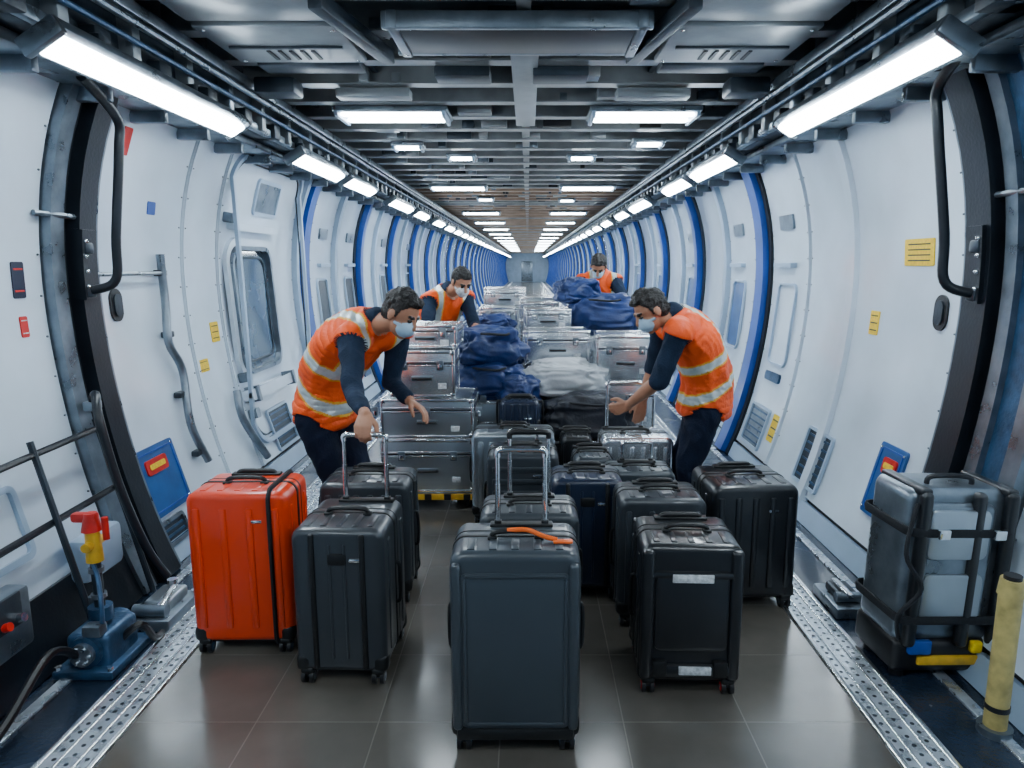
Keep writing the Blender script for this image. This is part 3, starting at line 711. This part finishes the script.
    for p in pr:
        if p[0]=='e':
            _,c,Rr,rad,_m=p; bmesh.ops.create_icosphere(t,subdivisions=3,radius=1,matrix=Matrix.Translation(c)@Rr.to_4x4()@Matrix.Diagonal((*rad,1)))
        else:
            _,a,ra,b,rb,_m=p; sub=2 if ra<.02 else 3
            bmesh.ops.create_icosphere(t,subdivisions=sub,radius=ra,matrix=Matrix.Translation(a)); bmesh.ops.create_icosphere(t,subdivisions=sub,radius=rb,matrix=Matrix.Translation(b))
            if (b-a).length>1e-4:
                q=V((0,0,1)).rotation_difference((b-a).normalized())
                bmesh.ops.create_cone(t,cap_ends=True,segments=24,radius1=ra,radius2=rb,depth=(b-a).length,matrix=Matrix.Translation((a+b)/2)@q.to_matrix().to_4x4())
    me=bpy.data.meshes.new('raw'); t.to_mesh(me); t.free(); o=bpy.data.objects.new('raw',me); scene.collection.objects.link(o)
    md=o.modifiers.new('r','REMESH'); md.mode='VOXEL'; md.voxel_size=vox
    sm=o.modifiers.new('s','SMOOTH'); sm.factor=.5; sm.iterations=2
    dg=bpy.context.evaluated_depsgraph_get(); dg.update()
    nm=bpy.data.meshes.new_from_object(o.evaluated_get(dg)); bpy.data.objects.remove(o); bpy.data.meshes.remove(me)
    def classify(X):
        best=np.full(len(X),1e9); lab=np.zeros(len(X),int)
        for p in pr:
            if p[0]=='e':
                _,c,Rr,rad,m=p; q=(X-np.array(c))@np.array(Rr); r=np.array(rad)
                k0=np.linalg.norm(q/r,axis=1); k1=np.linalg.norm(q/r/r,axis=1)+1e-9; s=k0*(k0-1)/k1
            else:
                _,a,ra,b,rb,m=p; a=np.array(a);b=np.array(b); ab=b-a; L=ab@ab+1e-9
                tt_=np.clip((X-a)@ab/L,0,1); s=np.linalg.norm(X-a-tt_[:,None]*ab,axis=1)-(ra+(rb-ra)*tt_)
            k=s<best; best[k]=s[k]; lab[k]=m
        return lab
    bm=bmesh.new(); bm.from_mesh(nm); bm.verts.ensure_lookup_table()
    X=np.array([v.co[:] for v in bm.verts]); lab=classify(X)
    cloth=[v for v,l in zip(bm.verts,lab) if l in (VE,SH,PA)]
    for _ in range(8): bmesh.ops.smooth_vert(bm,verts=cloth,factor=.5,use_axis_x=True,use_axis_y=True,use_axis_z=True)
    bm.normal_update()
    for v,l in zip(bm.verts,lab):
        n=v.normal.copy(); c=v.co
        if l in (VE,SH,PA):
            wv=c+V((noise.noise(c*4),noise.noise(c*4+V((5,5,5))),0))*.10
            al=wv.dot(dn); pp=wv-dn*al*.55
            f=1-abs(noise.noise(pp*8))*2.6; f2=1-abs(noise.noise(pp*17+V((3,1,7))))*2.4; g=noise.noise(c*5)
            s={VE:.011,SH:.008,PA:.011}[l]
            v.co=c+n*(f*s*.8+f2*s*.35+g*s+(.016 if l==VE else .0))
        elif l==HA: v.co=c+n*(noise.noise(c*45)*.009+noise.noise(c*90)*.004+.002)
    bm.to_mesh(nm); bm.free()
    fc=np.zeros(len(nm.polygons)*3); nm.polygons.foreach_get('center',fc); fc=fc.reshape(-1,3); fl=classify(fc)
    ax=np.array(N-P); ln=np.linalg.norm(ax); ax=ax/ln; rel=fc-np.array(P); s=rel@ax/ln; lat=np.abs(rel@np.array(Ls))
    ve=fl==VE
    wide=((s>.10)&(s<.225))|((s>.42)&(s<.545))|((s>.54)&(lat>.088)&(lat<.150))
    band=((s>.12)&(s<.205))|((s>.44)&(s<.525))|((s>.52)&(lat>.098)&(lat<.140))
    fl[ve&wide]=LM; fl[ve&band]=RE
    nm.materials.clear()
    for m in mats: nm.materials.append(m)
    nm.polygons.foreach_set('material_index',fl.astype(np.int32)); nm.polygons.foreach_set('use_smooth',[True]*len(nm.polygons)); nm.update()
    ob=bpy.data.objects.new(name,nm); scene.collection.objects.link(ob); return ob
GRIP=(40,60,50); REL=(18,25,20)
person('baggage_handler',(-1.18,4.02,.94),(-1.15,3.97,1.27),(-.845,3.79,1.435),(.6,.8,0),(.55,.83,0),(-.668,3.69,1.495),(.80,-.40,-.50),(.40,-.1,1),
  ((-.735,3.935,1.375),(-.79,3.98,1.09),(-.655,3.83,1.00),(.7,-.4,-.35),(-.2,-.3,-1),(.2,-1,.0),REL),
  ((-.925,3.64,1.365),(-.865,3.42,1.13),(-.742,3.125,1.075),(0.02,-.85,-.5),(0,.5,-.85),(1,0,0),GRIP),
  ((-1.02,4.10,.50),(-1.10,4.22,.09)),((-1.13,3.95,.50),(-1.24,4.04,.09)),(.8,-.6,0),sleeve='long')
person('baggage_handler',(1.10,4.27,.93),(1.11,4.24,1.25),(.875,4.17,1.425),(-.2,-.98,0),(-.15,-.98,0),(.722,4.12,1.480),(-.86,-.25,-.5),(-.40,0,1),
  ((.85,3.985,1.365),(.76,4.02,1.085),(.620,4.25,.895),(-.9,.25,-.4),(0,1,0),(-.3,0,.9),GRIP),
  ((.835,4.35,1.37),(.80,4.42,1.10),(.74,4.46,.87),(-.15,.1,-1),(.0,.3,-.1),(-1,0,0),REL),
  ((.98,4.20,.50),(1.08,4.22,.09)),((1.0,4.40,.50),(1.14,4.46,.09)),(-1,-.1,0),sleeve='short')
person('baggage_handler',(-.88,6.50,.98),(-.85,6.42,1.28),(-.71,6.25,1.50),(.8,.6,0),(.8,.6,0),(-.575,6.10,1.600),(.45,-.75,-.5),(.2,-.3,1),
  ((-.56,6.36,1.45),(-.47,6.22,1.20),(-.44,6.02,1.23),(.1,-1,-.3),(0,-.2,-1),(-1,0,0),REL),
  ((-.86,6.14,1.44),(-.86,5.96,1.21),(-.70,5.80,1.16),(.7,-.7,-.2),(0,-.2,-1),(.7,.7,0),REL),
  ((-.78,6.52,.52),(-.80,6.66,.09)),((-.93,6.42,.52),(-.98,6.54,.09)),(.6,-.8,0),sleeve='mid',vox=.007,maskm=LABEL)
mb=MB('wooden_pallet'); WOOD=pm('pallet_wood',(.30,.19,.10),.7,0,12,.3,.3,60)
for i in range(5): mb.box((0,-.32+i*.16,.135),(.8,.12,.022),WOOD,.003)
for xx in (-.35,0,.35): mb.box((xx,0,.062),(.09,.78,.124),WOOD,.003)
mb.done(loc=(.78,7.85,0))
person('baggage_handler',(.80,7.85,1.10),(.79,7.80,1.42),(.76,7.62,1.64),(1,0,0),(1,0,0),(.74,7.46,1.735),(-.15,-.75,-.75),(0,-.6,1),
  ((.94,7.60,1.58),(1.04,7.44,1.35),(.96,7.20,1.33),(-.2,-.9,-.2),(0,-.1,-1),(-1,0,0),REL),
  ((.58,7.60,1.58),(.48,7.44,1.40),(.56,7.2,1.46),(.2,-.9,-.2),(0,-.1,-1),(1,0,0),REL),
  ((.89,7.80,.66),(.89,7.88,.236)),((.71,7.80,.66),(.71,7.88,.236)),(0,-1,0),sleeve='short',vox=.007)

# ---------------------------------------------------------------- world + camera
w=bpy.data.worlds.new('World'); scene.world=w; w.use_nodes=True
w.node_tree.nodes['Background'].inputs[0].default_value=(.35,.58,.9,1); w.node_tree.nodes['Background'].inputs[1].default_value=.25
cd=bpy.data.cameras.new('Camera'); cam=bpy.data.objects.new('Camera',cd); scene.collection.objects.link(cam)
cd.sensor_width=36; cd.lens=24.61; cd.shift_x=-16/1024; cd.clip_end=200
cam.location=(0,0,1.75); cam.rotation_euler=(math.radians(90-9.65),0,0); scene.camera=cam
